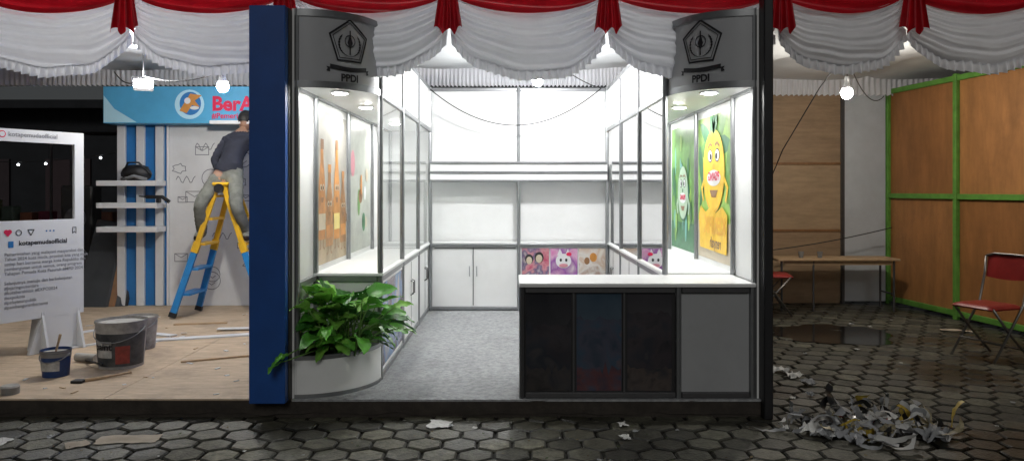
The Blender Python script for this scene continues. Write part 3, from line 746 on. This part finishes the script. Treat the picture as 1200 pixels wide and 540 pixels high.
plank(-2.75,6.95,1.1,.10,.35,white2); plank(-2.35,7.35,.9,.08,.12,white2,.014,.008); plank(-3.3,7.1,.45,.09,-.4,white2,0,.01); plank(-3.55,7.35,.28,.18,.4,white2,0,.025)
plank(-3.1,7.65,.5,.05,.2,wood); plank(-4.0,7.2,.4,.06,1.0,white2); plank(-3.7,6.5,.5,.04,.9,white2); plank(-2.25,6.1,.7,.03,.45,wood); plank(-2.1,8.0,.5,.09,-.2,white2)
for k in range(60): plank(R(-4.2,-1.8),R(5.0,8.3),R(.015,.07),R(.008,.025),R(0,3),random.choice([wood,white2,white2]),0,.004)
m.make('wood_offcuts')

# ================================================================ photo frame board
fb=E('photo_frame_board')
xa=Vector((.47,.883,0)); O=Vector((-4.244,5.54,0)); nn=Vector((.883,-.47,0))
MX=Matrix(((xa.x,-nn.x,0,O.x),(xa.y,-nn.y,0,O.y),(0,0,1,0),(0,0,0,1)))
m=MB(MX); bw=M('board_white',(.62,.64,.66),.45,0,.03,3,dirt=.15,dirtcol=(.4,.4,.4))
m.box(-.4,1.2,0,.03,.40,1.2,bw); m.box(-.4,1.2,0,.03,1.83,1.93,bw); m.box(1.12,1.2,0,.03,1.2,1.83,bw); m.box(-.4,-.3,0,.03,1.2,1.83,bw)
m.add([(.74,.0,P+.003),(1.20,.0,P+.003),(1.14,.0,.398),(.84,.0,.398),(.74,.03,P+.003),(1.20,.03,P+.003),(1.14,.03,.398),(.84,.03,.398)],[(0,1,2,3),(7,6,5,4),(1,5,6,2),(0,3,7,4)],bw)
for x in(.84,1.14): m.add([(x,-.09,P+.003),(x,.2,P+.003),(x,.035,.75),(x,-.004,.42),(x+.02,-.09,P+.003),(x+.02,.2,P+.003),(x+.02,.035,.75),(x+.02,-.004,.42)],[(0,1,2,3),(7,6,5,4),(0,3,7,4)],bw)
m.make('board',fb)
m=MB(MX); mpf=lambda x,y,l:(x,-.0018*l-.001,y)
ell(m,mpf,.535,1.885,.028,.028,redink,1); ell(m,mpf,.535,1.885,.02,.02,bw,2)
text(m,mpf,'kotapemudaofficial',.58,1.87,.052,greyink,1,.0004)
text(m,mpf,'kotapemudaofficial',.66,1.005,.052,ink,1,.0010)
rect(m,mpf,.58,.62,.99,1.04,blue2)
ell(m,mpf,.565,1.115,.018,.018,redink,1); ell(m,mpf,.59,1.115,.018,.018,redink,1.2); poly(m,mpf,[(.548,1.11),(.607,1.11),(.5775,1.075)],redink,1.4)
ring(m,mpf,[(.66+.022*math.cos(t*.7),1.105+.022*math.sin(t*.7)) for t in range(9)],.006,ink)
ring(m,mpf,[(.73,1.125),(.78,1.125),(.755,1.08)],.006,ink); ring(m,mpf,[(1.10,1.13),(1.13,1.13),(1.13,1.08),(1.115,1.095),(1.10,1.08)],.005,ink)
for k in range(3): ell(m,mpf,.88+k*.03,1.11,.007,.007,blue2)
text(m,mpf,'Pemerintahan yang melayani masyarakat dan\nTahun 2024 kota muda, provinsi kita yang maju\nsetiap hari bersama warga kota Republika dan\npembangunan untuk semua, orang program\nTahapan Pemuda Kota Pasuruh #MPD 2024\n\nSelanjutnya menuju dan berkelanjutan\n#Jejaringnusantara\n#kotaberakhlak #EXPO2024\n#expokota\n#pelayananpublik\n#pembangunanbersama',.55,.925,.036,greyink,1,.0004,space=1.05)
m.make('printed_text',fb)

# ================================================================ right side
w=E('plywood_wall'); m=MB()
zs=[0.03,.93,1.78,2.68]
for i in range(3):
    for j,(a,b_) in enumerate(((1.7,2.9),(2.905,4.19))):
        m.box(a,b_,9.80,9.82,zs[i]+.006,zs[i+1]-.006,(ply,ply2)[(i+j)%2])
m.box(4.23,4.76,9.79,9.82,.03,2.68,M('pale_board',(.5,.54,.58),.6,0,.08,3,dirt=.25,dirtcol=(.3,.3,.3)))
m.make('sheets',w)
m=MB()
for x in(2.9,4.21): m.box(x-.02,x+.02,9.76,9.80,0,2.68,wood if x<4 else alud,.003)
for z in zs: m.box(1.7,4.19,9.821,9.85,z-.03,z+.03,ply2)
for z in(.93,1.78): m.box(1.7,2.878,9.785,9.799,z-.015,z+.015,brown); m.box(2.922,4.188,9.785,9.799,z-.015,z+.015,brown)
m.make('battens',w)
w=E('green_framed_partition')
a=Vector((4.80,9.80,0)); d=Vector((.13,-.99,0)).normalized(); q=Vector((-d.y,d.x,0))
MX2=Matrix(((d.x,q.x,0,a.x),(d.y,q.y,0,a.y),(0,0,1,0),(0,0,0,1)))
m=MB(MX2); n_=4; st=1.24
plys=[plyo,M('orange_plywood_b',(.36,.155,.05),.55,0,.25,2.2,bump=.08,stretch=(3,3,.6),dirt=.5,dirtcol=(.18,.08,.03))]
for i in range(n_):
    for kk,(z0,z1) in enumerate(((.06,1.37),(1.372,2.68))): m.box(i*st+.003,i*st+st-.003,.022,.032,z0,z1,plys[(i+kk)%2])
m.make('orange_plywood_sheets',w)
m=MB(MX2)
for i in range(n_+1): m.box(i*st-.028,i*st+.028,-.03,.02,0,2.74,green,.004)
for i in range(n_):
    for z in(.07,1.37,2.69): m.box(i*st+.03,i*st+st-.03,-.022,.018,z-.03,z+.03,green,.004)
m.make('green_frame',w)
m=MB(); m.box(3.16,4.62,9.12,9.56,.60,.625,wood,.005)
for x in(3.22,4.56):
    for y in(9.17,9.51): m.cyl((x,y,0),(x,y,.60),.013,.013,alud,10)
m.box(3.25,4.53,9.16,9.18,.55,.60,wood); m.cyl((3.22,9.17,.2),(3.22,9.51,.2),.01,.01,alud); m.cyl((4.56,9.17,.2),(4.56,9.51,.2),.01,.01,alud)
m.cyl((3.6,9.17,.0),(3.6,9.17,.6),.012,.012,alud,10)
m.make('wooden_table')
cup=M('clear_cup_plastic',(.35,.36,.37),.2,transl=.5)
for x,y in((3.5,9.3),(3.72,9.28)):
    m=MB(); m.cyl((x,y,.626),(x,y,.70),.024,.034,cup,18,True,False); m.cyl((x,y,.626),(x,y,.63),.024,.024,cup,18); m.make('plastic_cup')
def chair(x,y,rot,name='folding_chair'):
    m=MB(Matrix.Translation((x,y,0))@Matrix.Rotation(rot,4,'Z'))
    steel=M('chair_steel',(.22,.21,.20),.35,.8); vin=M('red_vinyl',(.26,.02,.018),.38,0,.2,6)
    for s in(-1,1):
        yy=s*.20
        m.tube([(.22,yy,.86),(.20,yy,.70),(.14,yy,.47),(-.20,yy,.012)],.011,steel,10)
        m.tube([(-.19,yy*.92,.455),(.0,yy*.92,.24),(.25,yy*.92,.012)],.011,steel,10)
    m.tube([(.22,-.20,.86),(.23,-.13,.885),(.23,.13,.885),(.22,.20,.86)],.011,steel,10)
    m.cyl((-.095,-.20,.16),(-.095,.20,.16),.008,.008,steel)
    m.cyl((.15,-.184,.10),(.15,.184,.10),.008,.008,steel)
    def seat(u,v):
        xx=-.22+.38*u; yy=-.19+.38*v; ed=min(1,8*min(u,1-u))*min(1,8*min(v,1-v))
        return (xx,yy,.452+.028*ed**.4)
    m.grid(seat,20,20,vin); m.box(-.215,.155,-.185,.185,.438,.455,vin,.006)
    def back(u,v,o=0):
        yy=-.19+.38*u; z=.68+.19*v; return(.205+.03*(v)+.02*(1-(2*u-1)**2)+o,yy,z+.016*math.sin(pi*u)*(v*2-1))
    m.grid(lambda u,v:back(u,v,-.014*(min(1,6*min(u,1-u)*1))),16,8,vin); m.grid(lambda u,v:back(u,v,.012),16,8,vin)
    m.make(name)
chair(4.10,6.6,math.radians(20))
chair(3.02,8.95,math.radians(170))

# ================================================================ rubbish
random.seed(21)
cr_=[M('scrap_white',(.62,.62,.60),.6,0,.1,9),M('scrap_grey',(.30,.31,.32),.6,0,.3,9),M('scrap_clear',(.42,.43,.45),.25,0,.2,9),M('scrap_yellow',(.55,.40,.06),.5,0,.4,20),M('scrap_black',(.02,.02,.02),.4),M('scrap_red',(.4,.06,.05),.5,0,.4,14),M('scrap_print',(.30,.26,.16),.5,0,.8,25)]
wts=[8,6,5,1.6,3,1.0,2]
m=MB()
def ribbon(cx,cy,z,L_,w,mat):
    n=14;a=R(0,2*pi);p=Vector((cx,cy,z));pts=[];bend=R(-.5,.5);el=R(-.3,.9)
    tw=R(0,6)
    for i in range(n+1):
        pts.append(p.copy()); a+=bend+R(-.35,.35); el+=R(-.55,.45)
        p=p+Vector((math.cos(a)*math.cos(el),math.sin(a)*math.cos(el),math.sin(el)*.8))*L_/n
        if p.z<.006: p.z=.006+R(0,.01); el=abs(el)*.3
        if p.z>.15: el=-.4
    def f(u,v):
        i=int(round(u*n)); q=pts[i]; d=(pts[min(i+1,n)]-pts[max(i-1,0)]).normalized()
        s=d.cross(Vector((0,0,1)))
        s=s.normalized() if s.length>1e-3 else Vector((1,0,0))
        s=Matrix.Rotation(tw+u*2.0,3,d)@s
        r=q+s*w*(v-.5)*(1+.2*math.sin(i*2.1)); r.z=max(r.z,.004)
        return tuple(r)
    m.grid(f,n,2,mat)
def crumple(cx,cy,z,s,mat,flat=.45):
    sd=R(0,99); n=7
    a=R(0,6.28); c_,s_=math.cos(a),math.sin(a)
    def f(u,v):
        x=(u-.5)*s*(1+.3*noise.noise(Vector((v*3,sd,0))));y=(v-.5)*s*.75*(1+.3*noise.noise(Vector((u*3,sd,4))))
        k=Vector((u*3.1,v*3.1,sd))
        h=s*flat*(.45+noise.noise(k)+.4*noise.noise(k*2.3))
        return(cx+x*c_-y*s_+.15*s*noise.noise(k*1.7+Vector((9,0,0))),cy+x*s_+y*c_+.15*s*noise.noise(k*1.7+Vector((0,9,0))),max(.004,z+h))
    m.grid(f,n,n,mat,False)
def pick(): return random.choices(cr_,wts)[0]
for k in range(110):
    a=R(0,2*pi); r=R(0,1)**.9; cx=2.15+.50*r*math.cos(a)*1.05; cy=4.62+.30*r*math.sin(a)
    ribbon(cx,cy,.01+R(0,.10)*(1-r),R(.10,.36),R(.015,.05),pick())
for k in range(60):
    a=R(0,2*pi); r=R(0,1)**.8; crumple(2.17+.44*r*math.cos(a),4.60+.25*r*math.sin(a),R(0,.07)*(1-r),R(.05,.17),pick())
m.make('rubbish_pile')
def scrap(name,lst):
    global m
    m=MB()
    for x,y,s,mat,fl in lst: crumple(x,y,.004,s,mat,fl)
    m.make(name)
scrap('scrap_paper',[(-.45,4.74,.16,cr_[0],.06),(-.38,4.7,.06,cr_[1],.2)])
scrap('scrap_paper',[(.68,4.72,.07,cr_[0],.25),(.66,4.48,.08,cr_[0],.2),(.74,4.6,.04,cr_[1],.2)])
scrap('scrap_paper',[(2.13,6.1,.14,cr_[0],.3),(2.18,5.95,.13,cr_[0],.3),(2.2,5.7,.1,cr_[1],.4),(2.1,5.4,.06,cr_[1],.4)])
scrap('scrap_paper',[(-2.93,4.40,.12,cr_[0],.08),(-2.7,4.5,.05,cr_[1],.2)])
scrap('scrap_paper',[(R(-3,4),R(3.9,4.8),R(.012,.04),cr_[k%2],.2) for k in range(20)])
scrap('scrap_paper',[(R(1.8,4.6),R(5,9),R(.02,.06),cr_[k%2],.2) for k in range(16)])
card=M('cardboard',(.42,.36,.28),.8,0,.2,8)
m=MB()
def sheet(x,y,sx,sy,a,z=.006):
    c_,s_=math.cos(a),math.sin(a)
    def f(u,v):
        uu=(u-.5)*sx*(1+.12*noise.noise(Vector((v*4,x,1)))); vv=(v-.5)*sy*(1+.35*noise.noise(Vector((u*4,x,2))))
        return(x+uu*c_-vv*s_,y+uu*s_+vv*c_,z+.02*max(0,noise.noise(Vector((u*2,v*2,x)))))
    m.grid(f,14,8,card)
sheet(-2.22,4.45,.34,.14,.1); sheet(-2.47,4.36,.12,.10,.7); m.make('cardboard_sheet')
m=MB(); sheet(4.55,7.86,.28,.1,-.3); m.make('cardboard_sheet')
m=MB()
leafm=[M('dry_leaf_a',(.12,.09,.04),.8),M('dry_leaf_b',(.06,.08,.03),.8)]
for k in range(260):
    x,y=R(-4,4),R(3.6,4.88); s=R(.006,.018); a=R(0,6)
    if 1.6<x<2.8 and y>4.2: continue
    m.add([(x+math.cos(a+t)*s*kk,y+math.sin(a+t)*s*kk,.005+R(0,.006)) for t,kk in((0,1),(1.4,.5),(3.1,1),(4.6,.5))],[(0,1,2,3)],random.choice(leafm))
m.make('leaf_litter')

# ================================================================ dark surroundings on the left
m=MB(); dw=M('dark_render',(.02,.022,.026),.9,0,.3,2)
m.box(-22,-3,19,24,0,3.4,dw)
for k in range(9): m.box(-21.5+k*2,-20.4+k*2,18.93,18.99,.1,2.2,M('dark_shutter%d'%k,(.03+R(0,.02),.03,.035),.7))
m.box(-22.3,-2.8,18.4,24.2,3.4,3.6,dw); m.make('background_building')
m=MB()
for k in range(3):
    x=-9.6+k*1.5
    m.box(x,x+1.2,11.5,12.1,.9,.94,M('stall_top%d'%k,(.25,.06,.05),.6)); m.box(x+.02,x+1.18,11.52,11.55,.02,.89,M('stall_cloth%d'%k,[(.25,.02,.02),(.1,.08,.06),(.2,.03,.03)][k],.8))
    for q_ in(0,1.2): m.cyl((x+q_,11.5,0),(x+q_,11.5,2.3),.02,.02,alud)
    m.box(x-.05,x+1.25,11.4,12.2,2.3,2.34,dw)
    for j in range(4): m.box(x+.1+j*.28,x+.28+j*.28,11.6,11.8,.945,1.1+R(0,.25),M('goods_%d_%d'%(k,j),(R(.03,.3),R(.03,.1),R(.02,.08)),.6),.01)
m.make('market_stall')
m=MB(); pts=sag((-12,14,2.3),(-6,14,2.4),.4,12)
m.tube(pts,.008,black)
for p in pts[1:-1]: m.ball((p.x,p.y,p.z-.05),.022,.022,.022,tiny_m,8,6)
m.make('string_lights')
gm=M('grey_sheet_metal',(.05,.055,.06),.5,.3,.2,4)
m=MB()
for k in range(4):
    x=-4.98+.06*k; m.add([(x,8.75,P),(x+.35,8.75+.03*k,P),(x+.42,9.0,1.05-.1*k),(x+.12,9.0,1.1-.1*k),(x+.02,8.77,P),(x+.37,8.77+.03*k,P),(x+.44,9.02,1.05-.1*k),(x+.14,9.02,1.1-.1*k)],[(0,1,2,3),(7,6,5,4),(0,3,7,4),(1,5,6,2),(3,2,6,7)],[gm,brown,gm,black][k])
m.make('stacked_panels')
m=MB(); m.box(-5.5,-5.12,9.35,9.6,.0,1.5,black,.02); m.cyl((-5.31,9.345,1.1),(-5.31,9.33,1.1),.13,.13,alud,24); m.cyl((-5.31,9.345,.6),(-5.31,9.33,.6),.16,.16,alud,24); m.make('loudspeaker')

# ================================================================ world, front fill, camera
wd=bpy.data.worlds.new('World'); sc.world=wd; wd.use_nodes=True; nt=wd.node_tree
sk=nt.nodes.new('ShaderNodeTexSky'); sk.sky_type='NISHITA'; sk.sun_disc=False; sk.sun_elevation=math.radians(30); sk.sun_rotation=math.radians(180)
hs=nt.nodes.new('ShaderNodeHueSaturation'); hs.inputs['Saturation'].default_value=.25
nt.links.new(sk.outputs[0],hs.inputs['Color']); nt.links.new(hs.outputs[0],nt.nodes['Background'].inputs[0])
nt.nodes['Background'].inputs[1].default_value=.007
sl=bpy.data.lights.new('front_fill','SUN'); sl.energy=.48; sl.angle=math.radians(20); sl.color=(1,.98,.94)  # weak added fill standing in for unseen lamps on the camera side
so=bpy.data.objects.new('front_fill',sl); COL.objects.link(so); so.rotation_euler=(math.radians(60),0,0)
cam=bpy.data.cameras.new('camera'); co=bpy.data.objects.new('camera',cam); COL.objects.link(co)
co.location=(0,0,1.45); co.rotation_euler=(math.radians(90),0,0); cam.lens=27; cam.sensor_width=36; cam.shift_y=-.04; cam.clip_end=500; cam.clip_start=.05
sc.camera=co
sc.view_settings.view_transform='Standard'; sc.view_settings.look='None'; sc.view_settings.exposure=0; sc.view_settings.gamma=1
